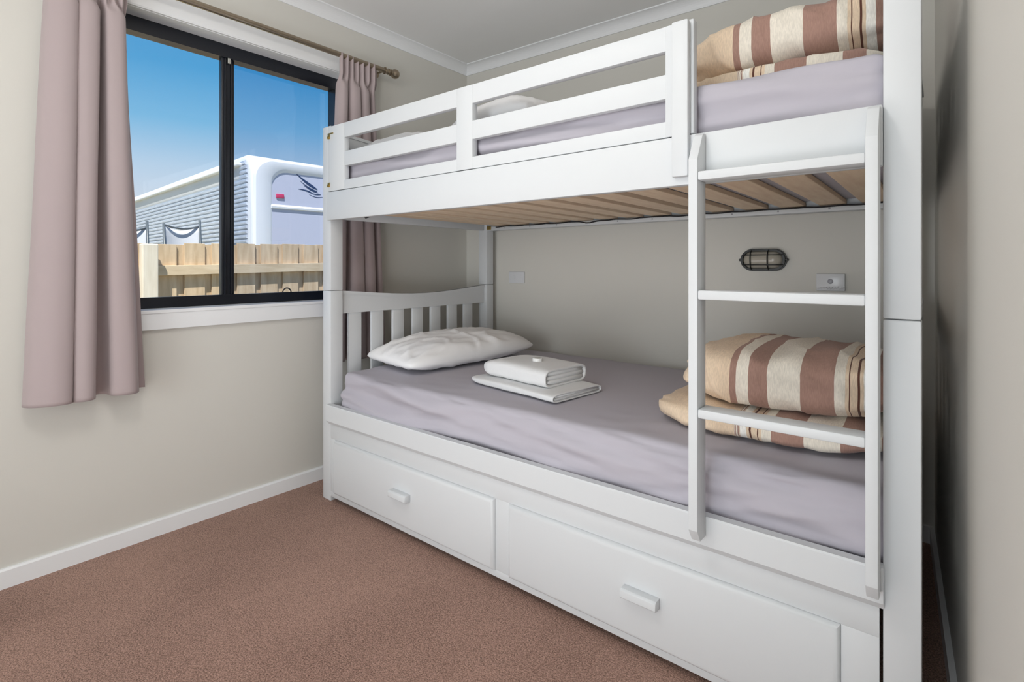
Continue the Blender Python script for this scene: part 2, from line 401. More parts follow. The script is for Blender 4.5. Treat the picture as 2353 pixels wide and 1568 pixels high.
# lower side rails and drawer base
b = bmesh.new(); prism(b, [(1.3195, .440), (1.3165, .436), (1.3165, .368), (1.333, .350), (1.345, .350), (1.345, .440)], 'x', PI0-.006, PI1+.002, 0)
link('side_rail', b, M['bed'], bed)
part('side_rail', (PI0, PI1, 2.430, 2.455, .30, .44))
part('mattress_base', (PI0+.004, PI1-.004, 1.347, 2.428, .372, .392), bev=.001)
part('drawer_surround', [(PI0+.001, PI1-.006, 1.337, 1.353, .285, .350), (PI0+.001, PI1-.006, 1.337, 1.353, .023, .046), (PI0+.001, -2.096, 1.337, 1.353, .046, .285), (-1.151, -1.091, 1.337, 1.353, .046, .285), (-.165, PI1-.006, 1.337, 1.353, .046, .285)], bev=.0006)
for x0, x1, hx in ((-2.0955, -1.1515, -1.620), (-1.0905, -.1655, -.621)):
    b = bmesh.new(); z0, z1, yf, yr = .0465, .2845, 1.322, 1.353
    t = bmesh.new(); box(t, x0, x1, yf, yr, z0, z1, 0)
    bmesh.ops.bevel(t, geom=[e for e in t.edges if all(abs(v.co.y-yf) < 1e-5 for v in e.verts)], offset=.014, segments=3, profile=.5, affect='EDGES')
    merge(b, t)
    box(b, x0+.02, x1-.02, 1.353, 1.90, .05, .24)
    d = link('drawer', b, M['bed'], bed, autosmooth=True)
    b = bmesh.new(); prism(b, [(1.322, .160), (1.300, .160), (1.292, .166), (1.294, .184), (1.300, .188), (1.322, .188)], 'x', hx-.051, hx+.051, .0015)
    link('handle', b, M['bed'], d, autosmooth=True)
# slats
for k in range(14):
    x1 = -.137-.1415*k; x0 = x1-.092
    b = bmesh.new()
    nseg = 8; t = bmesh.new()
    box(b, x0, x1, 1.350, 2.426, 1.3045, 1.3215, .002)
    link('slat', b, M['slat'], bed)['label'] = 'beech bed slat'
# cord/webbing that ties the slats
def cord(y, z, seed, x0, x1, extra=None):
    pts = []
    N = 90
    for i in range(N+1):
        x = x0+(x1-x0)*i/N
        zz = z+.004*noise.noise(Vector((x*9, seed, 0)))-.003*abs(math.sin((x+.137)/.1415*math.pi))
        yy = y+.006*noise.noise(Vector((x*7, 3+seed, 0)))
        if extra: zz -= extra[1]*math.exp(-((x-extra[0])/extra[2])**2)
        pts.append((x, yy, zz))
    b = bmesh.new(); tube(b, pts, .0034, 6); link('slat_cord', b, M['cord'], bed, smooth=True)['label'] = 'black cord along the slats'
cord(1.385, 1.2985, 1.0, -2.02, -.12, (-1.93, .026, .035))
cord(2.392, 1.2995, 5.0, -2.06, -.12, (-1.42, .010, .035))
# ladder
LY0, LY1 = 1.258, 1.3165
def stile(x0, x1):
    b = bmesh.new()
    prism(b, [(LY0, .425), (LY0+.022, .393), (LY1, .393), (LY1, 1.388), (LY1-.012, 1.388), (LY1-.022, 1.382), (LY0, 1.318)], 'x', x0, x1, .0015)
    return b
lad = bmesh.new()
merge(lad, stile(-.4703, -.4484)); merge(lad, stile(-.1140, -.0926))
lad = link('ladder', lad, M['bed'], bed, autosmooth=True)
for z0, z1 in ((1.2665, 1.2885), (.9808, 1.0035), (.697, .719)):
    part('rung', (-.4484, -.1140, LY0+.001, LY1-.002, z0, z1), parent=lad, bev=.004)

# ------------------------------------------------------------------ mattresses with fitted sheets
def mat_disp(seed, amp, crown, y0):
    def f(p, n):
        q = p.copy()
        # long soft diagonal drag folds on the front side and the front top edge
        k = max(0, 1-(q.y-y0)/.35)
        w = noise.noise(Vector((q.x*2.3+seed+q.z*4, q.z*26+q.y*10+q.x*2.2, seed*1.7)))
        w2 = noise.noise(Vector((q.x*5+seed, q.z*60+q.x*6, seed*.7+4)))
        sidew = abs(n.y)
        w3 = 1-abs(noise.noise(Vector((q.x*1.6+seed*2, q.z*19-q.x*3.0+q.y*8, seed))))*2.4
        q += n*(amp*w*k*(.35+sidew)*.7+amp*.30*w2*sidew+amp*.55*max(0, w3)*sidew*(.5+.5*noise.noise(Vector((q.x*1.7, 9, seed)))))
        if n.z > .3:
            q.z += crown*math.sin(max(0, min(1, (q.y-y0)/1.06))*math.pi)
            q.z += .003*noise.noise(Vector((q.x*2, q.y*2.4, seed)))
            # fine drag wrinkles radiating over the top near the front edge
            kk = max(0, 1-(q.y-y0)/.45)
            q.z += .0028*kk*noise.noise(Vector((q.x*3+q.y*3.5, (q.y*15-q.x*7.5), seed)))
        return q
    return f
bmz = rounded_block(-2.098, -.080, 1.362, 2.440, .394, .580, .036, .011, mat_disp(3.3, .026, .008, 1.362))
o = link('mattress', bmz, M['sheet'], None, smooth=True); tag(o, 'mattress in a mauve grey fitted sheet on the lower bunk', 'mattress')
bmz = rounded_block(-2.098, -.080, 1.366, 2.426, 1.3225, 1.531, .034, .011, mat_disp(8.1, .024, .006, 1.366))
o = link('mattress', bmz, M['sheet'], None, smooth=True); tag(o, 'mattress in a mauve grey fitted sheet on the upper bunk', 'mattress')

# ------------------------------------------------------------------ pillows
def pillow(name, L, W, H, seed, label, loc, rot, crump=.010):
    bm = bmesh.new(); nu, nv = 72, 48
    def P(i, j, s):
        u = -1+2*i/nu; v = -1+2*j/nv
        # outline with pulled corners
        ex = 1-.07*(1-abs(v)**3)*0 ; px = u*L/2*(1-.05*(1-v*v)*abs(u)**4-.06*abs(u*v)**5); py = v*W/2*(1-.07*(1-u*u)*abs(v)**4-.16*abs(u*v)**5)
        hgt = max(0, (1-abs(u)**2.6))**.55*max(0, (1-abs(v)**2.4))**.55
        wr = noise.noise(Vector((u*2.2+seed, v*2.6, s*.6)))*.7+noise.noise(Vector((u*7+v*4+seed, v*5-u*2, s+seed)))*.45
        rg = 1-abs(noise.noise(Vector((u*1.8-v*1.0+seed*3, v*1.0+u*1.2, s))))*7
        wr += .55*max(0, rg)+.35*max(0, 1-abs(noise.noise(Vector((u*1.3+v*2.6+seed*5, v*1.2-u*.8, s))))*7)
        rad = noise.noise(Vector((math.atan2(v, u)*4.5, seed, s)))*min(1, (u*u+v*v))
        z = s*(hgt*H/2+crump*(wr+rad*.8)*min(1, hgt*1.6))
        if s < 0: z = max(z*.55, -H*.26)
        return Vector((px, py, z))
    for s in (1, -1):
        g = [[bm.verts.new(P(i, j, s)) for j in range(nv+1)] for i in range(nu+1)]
        for i in range(nu):
            for j in range(nv): bm.faces.new((g[i][j], g[i+1][j], g[i+1][j+1], g[i][j+1]))
    bmesh.ops.remove_doubles(bm, verts=bm.verts, dist=.0004)
    me = bpy.data.meshes.new(name); bmesh.ops.recalc_face_normals(bm, faces=bm.faces); bm.to_mesh(me); bm.free()
    for f in me.polygons: f.use_smooth = True
    me.materials.append(M['linen'])
    o = bpy.data.objects.new(name, me); C.objects.link(o); o.location = loc; o.rotation_euler = rot
    return tag(o, label, 'pillow')
pillow('pillow', .80, .45, .185, 2.0, 'white pillow lying against the headboard of the lower bunk', (-1.900, 1.885, .640), (R(1), R(-1.5), R(83)), .013)
pillow('pillow', .76, .44, .19, 9.0, 'white pillow on the upper bunk behind the guard rail', (-1.875, 1.78, 1.588), (R(1), R(-2), R(88)), .009)

# ------------------------------------------------------------------ towels
def towel_block(name, lx, ly, lz, seed, layers, label, loc, rz, group=None, taper=0, dome=0):
    """folded towel: front (-y) is a soft fold, right (+x) shows the edges of the layers"""
    bm = bmesh.new(); nx, n = 40, 28
    # cross-section: rounded rectangle in y-z
    sec = []
    r = lz*.48
    K = 96
    for k in range(K):
        a = 2*math.pi*k/K; c, s = math.cos(a), math.sin(a)
        e = .34
        y = (abs(c)**e)*(1 if c >= 0 else -1)*ly/2; z = (abs(s)**(e*1.8))*(1 if s >= 0 else -1)*lz/2
        sec.append((y, z))
    rings = []
    for i in range(nx+1):
        s = i/nx; x = -lx/2+lx*s
        endl = 1-max(0, 1-s/.22)**2*.45          # rounded left end
        ring = []
        for k, (y, z) in enumerate(sec):
            zz = z*endl; endl *= 1-dome*abs(2*s-1.1)**2.2; yy = y*(1-max(0, 1-s/.16)**2*.20)
            if s > .9: zz += .0
            w = noise.noise(Vector((x*7+seed, yy*9, zz*20)))
            w2 = noise.noise(Vector((x*22+seed, yy*30, 1)))
            out = Vector((0, y/ly, z/lz)).normalized()
            q = Vector((x, yy, zz*(1-taper*s)))+out*(.004*w+.0012*w2)
            if zz < 0: q.z = max(q.z, -lz/2*.96)
            q.z += .006*math.sin(s*math.pi)*(1 if z > 0 else 0)
            ring.append(bm.verts.new(q))
        rings.append(ring)
    for i in range(nx):
        for k in range(K): bm.faces.new((rings[i][k], rings[i][(k+1) % K], rings[i+1][(k+1) % K], rings[i+1][k]))
    bm.faces.new(rings[0][::-1])
    # right end: the outer layer wraps the front, folded inner layers show their edges inside it
    th = lz*.5/(layers+1)*1.1
    def ring_at(dx, t):
        return [bm.verts.new(Vector((v.co.x+dx, v.co.y*(1-2*t/ly), v.co.z*(1-2*t/lz)))) for v in rings[-1]]
    prev = rings[-1]
    for cur in (ring_at(.001, th*.35), ring_at(-.002, th*.9), ring_at(-.012, th)):
        for k in range(K): bm.faces.new((prev[k], prev[(k+1) % K], cur[(k+1) % K], cur[k]))
        prev = cur
    bm.faces.new(prev)
    hin = lz-2*th; hl = hin/layers
    for q in range(layers):
        zc = -hin/2+hl*(q+.5)+.002*(1-taper); t = bmesh.new()
        wy = (ly/2-th)*(1-.10*abs(2*(q+.5)/layers-1)**2)
        pts = []
        for k in range(25):
            y = -wy+2*wy*k/24; e = max(.0, 1-abs(y/wy)**8)**.5
            pts.append((y, zc+hl*.49*e+.0012*noise.noise(Vector((y*30, q*3, seed)))))
        for k in range(24, -1, -1):
            y = -wy+2*wy*k/24; e = max(.0, 1-abs(y/wy)**8)**.5
            pts.append((y, zc-hl*.49*e+.0012*noise.noise(Vector((y*30, q*3, seed)))-.0003))
        prism(t, pts, 'x', lx/2-.05, lx/2-.003-.006*abs(noise.noise(Vector((q*1.7, seed, 2)))), .0)
        merge(bm, t)
    me = bpy.data.meshes.new(name); bmesh.ops.recalc_face_normals(bm, faces=bm.faces); bm.to_mesh(me); bm.free()
    for f in me.polygons: f.use_smooth = True
    me.materials.append(M['towel'])
    o = bpy.data.objects.new(name, me); C.objects.link(o); o.location = loc; o.rotation_euler = (0, 0, rz)
    tag(o, label, 'towel', group)
    return o
zt = .589
towel_block('folded_towel', .475, .27, .028, 1.0, 2, 'large flat folded white towel at the bottom of the stack on the lower bunk', (-1.245, 1.660, zt+.013), R(-8))
towel_block('folded_towel', .36, .235, .066, 5.0, 3, 'thick folded white towel on top of the stack on the lower bunk', (-1.262, 1.685, zt+.029+.0335), R(-7))
fl = pillow('folded_linen', .43, .36, .200, 5.5, 'rounded white folded linen on the upper bunk, right of the guard rail middle stile', (-1.285, 1.60, 1.598), (0, 0, R(-4)), .006)
fl['category'] = 'linen'
# wrapped round soap
b = bmesh.new(); lathe(b, [(0, .017), (.002, .020), (.011, .020), (.014, .018)], (-1.218, 1.665, zt+.029+.071), (0, 0, 1), 28)
s = link('wrapped_soap', b, M['soap'], None, autosmooth=True); tag(s, 'small round white wrapped soap on the folded towels', 'soap')
b = bmesh.new(); lathe(b, [(0, .014), (.0015, .012)], (-1.218, 1.665, zt+.029+.085), (0, 0, 1), 24)
link('seal', b, M['silver'], s)['label'] = 'silver round seal'

# ------------------------------------------------------------------ folded striped duvets
def puffy(lx, ly, lz, seed, e1, e2, crump, uvfun, origin, tipleft=0.0, flatb=.3, lean=0.0):
    bm = bmesh.new(); uvl = bm.loops.layers.uv.new('UVMap')
    nu, nv = 96, 64
    pos = {}
    def P(i, j):
        a = 2*math.pi*i/nu; b = -math.pi/2+math.pi*j/nv   # a around the x axis section, b along x
        sx = math.sin(b); cx = math.cos(b)
        x = (abs(sx)**.82)*(1 if sx >= 0 else -1)*lx/2
        rr = max(0, 1-abs(x/(lx/2))**e1)**(1/e1) if abs(sx) < .99999 else 0
        ca, sa = math.cos(a), math.sin(a)
        y = (abs(ca)**e2)*(1 if ca >= 0 else -1)*ly/2*(.45+.55*rr if rr > 0 else .0 if False else .45+.55*rr)
        z = (abs(sa)**e2)*(1 if sa >= 0 else -1)*lz/2*rr
        if z < 0: z = max(z, -lz/2*flatb) if flatb < 1 else z
        if j in (0, nv): y *= .999; z = 0
        nrm = Vector((x/lx, y/ly, z/lz*1.2)); nrm.normalize()
        w = noise.noise(Vector((x*3+seed, y*4, z*6)))*1.0 + noise.noise(Vector((x*12+seed, y*7+z*9, z*16)))*.5 + noise.noise(Vector((x*30+seed, y*12, z*34)))*.22
        for (fa, fb, off) in ((5, 9, 0), (9, 4, 7)):
            rr_ = 1-abs(noise.noise(Vector((x*fa+seed+off, y*3, z*fb+x*fa*.6))))*7
            w += .55*max(0, rr_)
        edge = abs(x/(lx/2))**4
        w += edge*noise.noise(Vector((a*2.5, seed, x*4)))*1.6
        q = Vector((x, y, z))+nrm*crump*w
        q.z += lean*(q.y)
        if x < 0: q.x -= tipleft*(abs(x/(lx/2))**6)
        return q
    g = [[None]*(nv+1) for _ in range(nu)]
    for i in range(nu):
        for j in range(nv+1): g[i][j] = bm.verts.new(P(i, j))
    for i in range(nu):
        for j in range(nv):
            vs = (g[i][j], g[(i+1) % nu][j], g[(i+1) % nu][j+1], g[i][j+1])
            f = bm.faces.new(vs)
            for lo in f.loops:
                c = lo.vert.co
                lo[uvl].uv = (max(.001, min(.999, uvfun(c.x, c.y, c.z)/.64)), c.y+.5)
    bmesh.ops.recalc_face_normals(bm, faces=bm.faces)
    me = bpy.data.meshes.new('duvet'); bm.to_mesh(me); bm.free()
    for f in me.polygons: f.use_smooth = True
    me.materials.append(M['stripe'])
    return me
dv = thing('folded_duvet', 'folded duvet in a brown and cream striped cover on the lower bunk behind the ladder', 'duvet', (-.385, 1.79, .592), 'striped duvets folded at the foot of each bunk')
wob = lambda x, y, z: .006*noise.noise(Vector((y*6, z*5, 2)))
me = puffy(.515, .56, .175, 4.0, 3.2, .62, .011, lambda x, y, z: (.243-x)*1.0+wob(x, y, z), None, flatb=.8)
up = bpy.data.objects.new('upper_fold', me); C.objects.link(up); up.parent = dv; up.location = (.035, .01, .152)
me = puffy(.60, .60, .085, 14.0, 3.0, .50, .008, lambda x, y, z: (x+.046 if x+.046 > .017 else .42)+wob(x, y, z), None, tipleft=.0, flatb=.9)
lo_ = bpy.data.objects.new('lower_fold', me); C.objects.link(lo_); lo_.parent = dv; lo_.location = (-.005, 0, .035)
dv2 = dv.copy(); C.objects.link(dv2); dv2.location = (-.383, 1.815, 1.541)
dv2['label'] = 'folded duvet in a brown and cream striped cover on the upper bunk'
for ch in (up, lo_):
    c = ch.copy(); C.objects.link(c); c.parent = dv2

# ------------------------------------------------------------------ curtains and rod
rod = thing('curtain_rod', 'bronze metal curtain rod with ball ends above the window', 'curtain rod', (-2.315, 1.03, 2.115))
b = bmesh.new(); tube(b, [(-2.315, .25, 2.115), (-2.315, 1.80, 2.115)], .0135, 20); link('pole', b, M['rod'], rod, smooth=False, autosmooth=True)
for yy, d in ((1.795, 1), (.255, -1)):
    b = bmesh.new()
    prof = [(0, .0135), (0, .0165), (.008, .0165), (.010, .012), (.016, .012), (.018, .0175), (.022, .0175)]
    for i in range(1, 13): a = math.pi*i/12; prof.append((.022+.026*(1-math.cos(a)), max(.026*math.sin(a), .0175 if i < 3 else 0)))
    lathe(b, prof, (-2.315, yy, 2.115), (0, d, 0), 24); link('finial', b, M['rod'], rod, autosmooth=True)
for yy in (1.775, .285):
    b = bmesh.new(); tube(b, [(XL+.001, yy, 2.115), (-2.33, yy, 2.115)], .006, 10); lathe(b, [(0, .022), (.005, .022)], (XL, yy, 2.115), (1, 0, 0), 20)
    tube(b, [(-2.315+.0165*math.cos(a), yy, 2.115+.0165*math.sin(a)) for a in [2*math.pi*i/20 for i in range(20)]], .003, 8, closed=True)
    link('bracket', b, M['rod'], rod, autosmooth=True)

def interp(pts, n):
    """catmull-rom through 2D points"""
    out = []
    P = [pts[0]]+pts+[pts[-1]]
    m = len(pts)-1
    for k in range(n+1):
        t = k/n*m; i = min(int(t), m-1); u = t-i
        p0, p1, p2, p3 = P[i], P[i+1], P[i+2], P[i+3]
        out.append(tuple(.5*((2*p1[a])+(-p0[a]+p2[a])*u+(2*p0[a]-5*p1[a]+4*p2[a]-p3[a])*u*u+(-p0[a]+3*p1[a]-3*p2[a]+p3[a])*u**3) for a in (0, 1)))
    return out
def curtain(name, bot, top, zb, zt, ztopflare, npleat, label, seed, n=260, rows=120):
    """bot/top: list of (y, depth out of the wall) at the hem and under the heading"""
    A = interp(bot, n); B = interp(top, n)
    bm = bmesh.new(); g = []
    zh = 2.012   # under the heading tape
    for r in range(rows+1):
        s = (r/rows)
        z = zb+(zt-zb)*s
        row = []
        for k in range(n+1):
            t = max(0, min(1, (z-zb)/(zh-zb)))
            tt = t
            y = A[k][0]+(B[k][0]-A[k][0])*tt; d = A[k][1]+(B[k][1]-A[k][1])*tt
            # the heading: pencil pleats
            h = max(0, min(1, (z-(zh-.05))/.06)); h = h*h*(3-2*h)
            u = k/n
            yy = B[0][0]+(B[-1][0]-B[0][0])*u; dd = .088+.011*math.sin(u*math.pi*2*npleat)+.003*math.sin(u*37)
            y = y*(1-h)+yy*h; d = d*(1-h)+dd*h
            d += .0022*noise.noise(Vector((y*18, z*3, seed)))+.002*noise.noise(Vector((y*40, z*9, seed)))*h
            y += .0025*noise.noise(Vector((u*8, z*2.2, seed+5)))
            # hem: slightly stiffer, small step
            if z < zb+.075: d += .0012
            row.append(bm.verts.new((XL+d, y, z+(.004*noise.noise(Vector((u*6, 0, seed))) if r == 0 else 0))))
        g.append(row)
    for r in range(rows):
        for k in range(n): bm.faces.new((g[r][k], g[r][k+1], g[r+1][k+1], g[r+1][k]))
    o = link(name, bm, M['curtain'], None, smooth=True)
    md = o.modifiers.new('cloth_thickness', 'SOLIDIFY'); md.thickness = .0025; md.offset = 0
    tag(o, label, 'curtain')
    return o
# left curtain: lobes A, B, C as in the photograph, with a deep crease between A and B
bot = [(.345, .030), (.336, .050), (.352, .088), (.395, .118), (.435, .122), (.455, .105), (.447, .060), (.444, .018), (.456, .018), (.454, .090), (.480, .118), (.508, .116), (.522, .085), (.524, .040), (.545, .028), (.562, .050), (.572, .105), (.610, .122), (.640, .112), (.655, .075), (.650, .045), (.665, .028), (.690, .026)]
top = [(.398, .040), (.390, .060), (.400, .090), (.430, .108), (.460, .110), (.475, .095), (.470, .060), (.468, .030), (.476, .030), (.473, .092), (.495, .110), (.525, .108), (.536, .085), (.532, .045), (.540, .030), (.548, .060), (.553, .102), (.580, .112), (.600, .105), (.608, .085), (.606, .065), (.610, .050), (.616, .045)]
curtain('curtain', bot, top, .597, 2.118, 0, 9, 'dusty mauve curtain hanging at the left side of the window', 1.0)
bot = [(1.440, .060), (1.450, .095), (1.480, .118), (1.510, .112), (1.520, .080), (1.530, .050), (1.545, .055), (1.552, .090), (1.575, .120), (1.620, .122), (1.640, .105), (1.643, .060), (1.646, .060), (1.652, .100), (1.675, .120), (1.710, .112), (1.722, .075), (1.718, .040), (1.730, .035), (1.748, .055), (1.755, .085), (1.775, .088), (1.785, .060), (1.795, .040)]
top = [(1.497, .060), (1.500, .085), (1.512, .104), (1.530, .104), (1.545, .090), (1.548, .065), (1.553, .070), (1.558, .095), (1.575, .108), (1.600, .108), (1.612, .092), (1.614, .065), (1.618, .068), (1.622, .092), (1.640, .106), (1.662, .100), (1.670, .075), (1.668, .055), (1.676, .055), (1.684, .075), (1.690, .090), (1.705, .088), (1.715, .070), (1.722, .055)]
curtain('curtain', bot, top, .590, 2.122, 0, 7, 'dusty mauve curtain hanging behind the head of the bunk bed', 6.0)

# ------------------------------------------------------------------ wall fittings
# oval bulkhead light on the back wall
def stadium(cx, cz, w, h, n=14):
    r = h/2; pts = []
    for i in range(n+1):
        a = -math.pi/2+math.pi*i/n; pts.append((cx+w/2-r+r*math.cos(a), cz+r*math.sin(a)))
    for i in range(n+1):
        a = math.pi/2+math.pi*i/n; pts.append((cx-w/2+r+r*math.cos(a), cz+r*math.sin(a)))
    return pts
LX, LZ = -.612, 1.090; yw = yb(LX)
lamp = thing('bulkhead_light', 'oval black caged bulkhead wall light above the lower bunk', 'wall light', (LX, yw, LZ-.052))
def ringmesh(outer, inner, y0, y1):
    t = bmesh.new(); n = len(outer)
    V = [[t.verts.new((p[0], y, p[1])) for p in pts] for pts, y in ((outer, y0), (outer, y1), (inner, y1), (inner, y0))]
    for a in range(4):
        for k in range(n): t.faces.new((V[a][k], V[a][(k+1) % n], V[(a+1) % 4][(k+1) % n], V[(a+1) % 4][k]))
    return t
b = bmesh.new(); merge(b, ringmesh(stadium(LX, LZ, .190, .100), stadium(LX, LZ, .165, .080), yw+.004, yw-.018)); merge(b, ringmesh(stadium(LX, LZ, .184, .094), stadium(LX, LZ, .166, .078), yw-.016, yw-.034))
for sx in (-1, 1): lathe(b, [(0, .006), (.024, .006), (.028, .004)], (LX+sx*.096, yw, LZ), (0, -1, 0), 12)
link('housing', b, M['lampblack'], lamp, autosmooth=True)
# domed glass
t = bmesh.new(); rings = []
for q in range(9):
    a = q/8*math.pi/2; sc = math.cos(a); pts = stadium(LX, LZ, .168-.082*(1-sc), .082*max(sc, .02))
    rings.append([t.verts.new((p[0], yw-.012-.040*math.sin(a), p[1])) for p in pts])
for q in range(8):
    n = len(rings[0])
    for k in range(n): t.faces.new((rings[q][k], rings[q][(k+1) % n], rings[q+1][(k+1) % n], rings[q+1][k]))
t.faces.new(rings[-1])
link('glass_cover', t, M['frost'], lamp, smooth=True)
b = bmesh.new()
for xx in (-.045, .026):
    tube(b, [(LX+xx, yw-.020-.038*math.sin(math.pi*i/14)**.6, LZ-.044*math.cos(math.pi*i/14)) for i in range(15)], .0026, 8)
for zz in (-.022, .022):
    tube(b, [(LX-.086*math.cos(math.pi*i/16), yw-.020-.037*math.sin(math.pi*i/16)**.5, LZ+zz) for i in range(17)], .0022, 8)
link('cage', b, M['lampblack'], lamp, smooth=True)
# plates
sw = thing('wall_socket_plate', 'small white switch plate on the wall near the head of the lower bunk', 'switch', (-1.99, yb(-1.99), .960))
b = bmesh.new(); box(b, -2.048, -1.932, yb(-1.99)-.010, yb(-1.99)+.003, .960, 1.029, .003); link('plate', b, M['plate'], sw, autosmooth=True)
b = bmesh.new(); box(b, -2.012, -1.998, yb(-1.99)-.0125, yb(-1.99)-.009, .985, 1.005, .001); link('rocker', b, M['plate'], sw)
sw.name = 'light_switch'
X2 = -.352
pl = thing('wall_plate', 'shiny white plate with a grey round button beside the bulkhead light', 'wall plate', (X2, yb(X2), .955))
b = bmesh.new(); box(b, X2-.053, X2+.051, yb(X2)-.016, yb(X2)+.003, .958, 1.030, .003); link('plate', b, M['plate'], pl, autosmooth=True)
b = bmesh.new(); lathe(b, [(0, .0105), (.004, .010), (.005, .008)], (X2-.001, yb(X2)-.016, .998), (0, -1, 0), 24); link('button', b, M['knob'], pl, autosmooth=True)
b = bmesh.new()
for i in range(9):
    x = X2-.045+i*.0108; tube(b, [(x, yb(X2)-.018, .966+.006*random.random()), (x+.010, yb(X2)-.020, .970+.010*random.random())], .0022, 6)
link('clear_film', b, M['foil'], pl, smooth=True)

# ------------------------------------------------------------------ outside
bm = bmesh.new(); box(bm, -6.10, XL-.16, -8, 16, -.5, -.4); struct('ground', bm, M['grass'], 'grass yard outside the window')
bm = bmesh.new(); box(bm, -60, -6.10, -40, 60, .3, .42); struct('ground', bm, M['grass'], 'raised ground behind the fence')
fx = -5.93
fence = thing('paling_fence', 'weathered timber paling fence outside the window', 'fence', (fx, 2.5, -.4))
def ftop(y): return 1.283+.026*(y-1.6)
k = 0
y = .52
while y < 4.6:
    b = bmesh.new(); dz = random.uniform(-.008, .008)
    box(b, fx-.020, fx, y, y+.192+random.uniform(-.006, .006), -.4, ftop(y)+dz, .002); o = link('paling', b, M['pale'], fence)
    b = bmesh.new(); box(b, fx-.042, fx-.022, y+.17, y+.29, -.4, ftop(y)+random.uniform(-.01, .006), .002); link('paling', b, M['pale'], fence)
    y += .2575
b = bmesh.new(); t = bmesh.new(); box(t, fx, fx+.050, .4, 4.7, -.050, .048, .003)
for v in t.verts: v.co.z += 1.018+.020*(v.co.y-1.6)
merge(b, t); link('rail', b, M['pine'], fence)
b = bmesh.new(); box(b, fx, fx+.045, .4, 4.7, -.05, .05, .003); link('rail', b, M['pine'], fence)
b = bmesh.new(); box(b, fx+.05, fx+.15, 1.66, 1.79, -.4, 1.275, .008); link('post', b, M['post'], fence)
b = bmesh.new(); box(b, fx+.05, fx+.15, 4.06, 4.17, -.4, 1.32, .008); link('post', b, M['post'], fence)

# caravan: local x along its length (towards the house = +x), y across, z up; then turned
van = thing('caravan', 'white caravan with ribbed metal side parked behind the fence', 'caravan', (-10.39, 4.785, .42))
van.rotation_euler = (0, 0, R(-4.2))
ZT = 2.88      # roof height above van base
def vlink(name, bm, m, parent=van, **k):
    me = bpy.data.meshes.new(name); bmesh.ops.recalc_face_normals(bm, faces=bm.faces); bm.to_mesh(me); bm.free(); me.materials.append(m)
    o = bpy.data.objects.new(name, me); C.objects.link(o); o.parent = parent
    for f in me.polygons: f.use_smooth = True
    try: me.set_sharp_from_angle(angle=R(40))
    except Exception: pass
    return o
RC = .42
prof = [(-13.0, .45), (0, .45)] + [(-RC+RC*math.sin(a), ZT-RC+RC*math.cos(a)) for a in [math.pi/2*(1-i/12) for i in range(13)]] + [(-13.0, ZT)]
t = bmesh.new(); prism(t, prof, 'y', 0, 2.3, 0)
t.edges.ensure_lookup_table()
rim = [e for e in t.edges if abs(e.verts[0].co.y-e.verts[1].co.y) < 1e-6 and min(e.verts[0].co.z, e.verts[1].co.z) > .46]
bmesh.ops.bevel(t, geom=rim, offset=.10, segments=4, profile=.5, affect='EDGES')
vlink('body', t, M['van'])
b = bmesh.new(); box(b, -13, -.40, -.02, .05, ZT-.46, ZT-.20, .008); vlink('side_band', b, M['vangrey'])
b = bmesh.new(); box(b, -13, -.42, -.10, .02, ZT-.225, ZT-.165, .02); vlink('awning', b, M['van'])
b = bmesh.new()
z = .55
while z < ZT-.14:
    zc = z+.042
    # right-hand limit follows the rounded corner
    if zc > ZT-RC-.02: xe = -.16-RC+math.sqrt(max(.001, (RC)**2-(zc-(ZT-RC-.02))**2))
    else: xe = -.16
    xs = -13 if zc < ZT-.50 else -.52
    if xe > xs+.05:
        tt = bmesh.new(); prism(tt, [(-.004+.0, z), (-.034, z+.014), (-.040, z+.042), (-.034, z+.070), (-.004, z+.084)], 'x', xs, xe, 0); merge(b, tt)
    z += .092
vlink('ribbed_siding', b, M['siding'])
# end panel: white surround ring with a recessed panel, its shade put into a lilac colour
def rrect(y0, y1, z0, z1, r, n=10):
    pts = []
    for cy, cz, a0 in ((y1-r, z1-r, 0), (y0+r, z1-r, 90), (y0+.03, z0+.03, 180), (y1-.03, z0+.03, 270)):
        q = r if a0 < 180 else .03
        for i in range(n+1):
            a = R(a0+90*i/n); pts.append((cy+q*math.cos(a), cz+q*math.sin(a)))
    return pts
outer, inner = rrect(.04, 2.26, .47, ZT-.12, .36), rrect(.34, 1.96, .62, ZT-.26, .34)
inner2 = rrect(.40, 1.90, .66, ZT-.34, .30)
t = bmesh.new(); N = len(outer)
loops = [(outer, -.10), (outer, .005), (rrect(.07, 2.23, .5, ZT-.14, .35), .05), (inner, .05), (inner2, .0)]
V = [[t.verts.new((x, p[0], p[1])) for p in pts] for pts, x in loops]
for a in range(len(V)-1):
    for k in range(N): t.faces.new((V[a][k], V[a][(k+1) % N], V[a+1][(k+1) % N], V[a+1][k]))
vlink('end_surround', t, M['van'])
b = bmesh.new(); prism(b, [(p[0], p[1]) for p in rrect(.38, 1.92, .64, ZT-.32, .30)], 'x', .0, .008); vlink('end_panel', b, M['van2'])
b = bmesh.new(); prism(b, [(0.0, 1.80), (.04, 1.815), (.045, 1.85), (0.0, 1.90)], 'y', .37, 1.93); vlink('belt_ledge', b, M['van'])
b = bmesh.new(); box(b, .0, .035, .47, .63, 2.02, 2.105, .012); vlink('marker_lamp', b, M['red'])['label'] = 'red marker lamp'
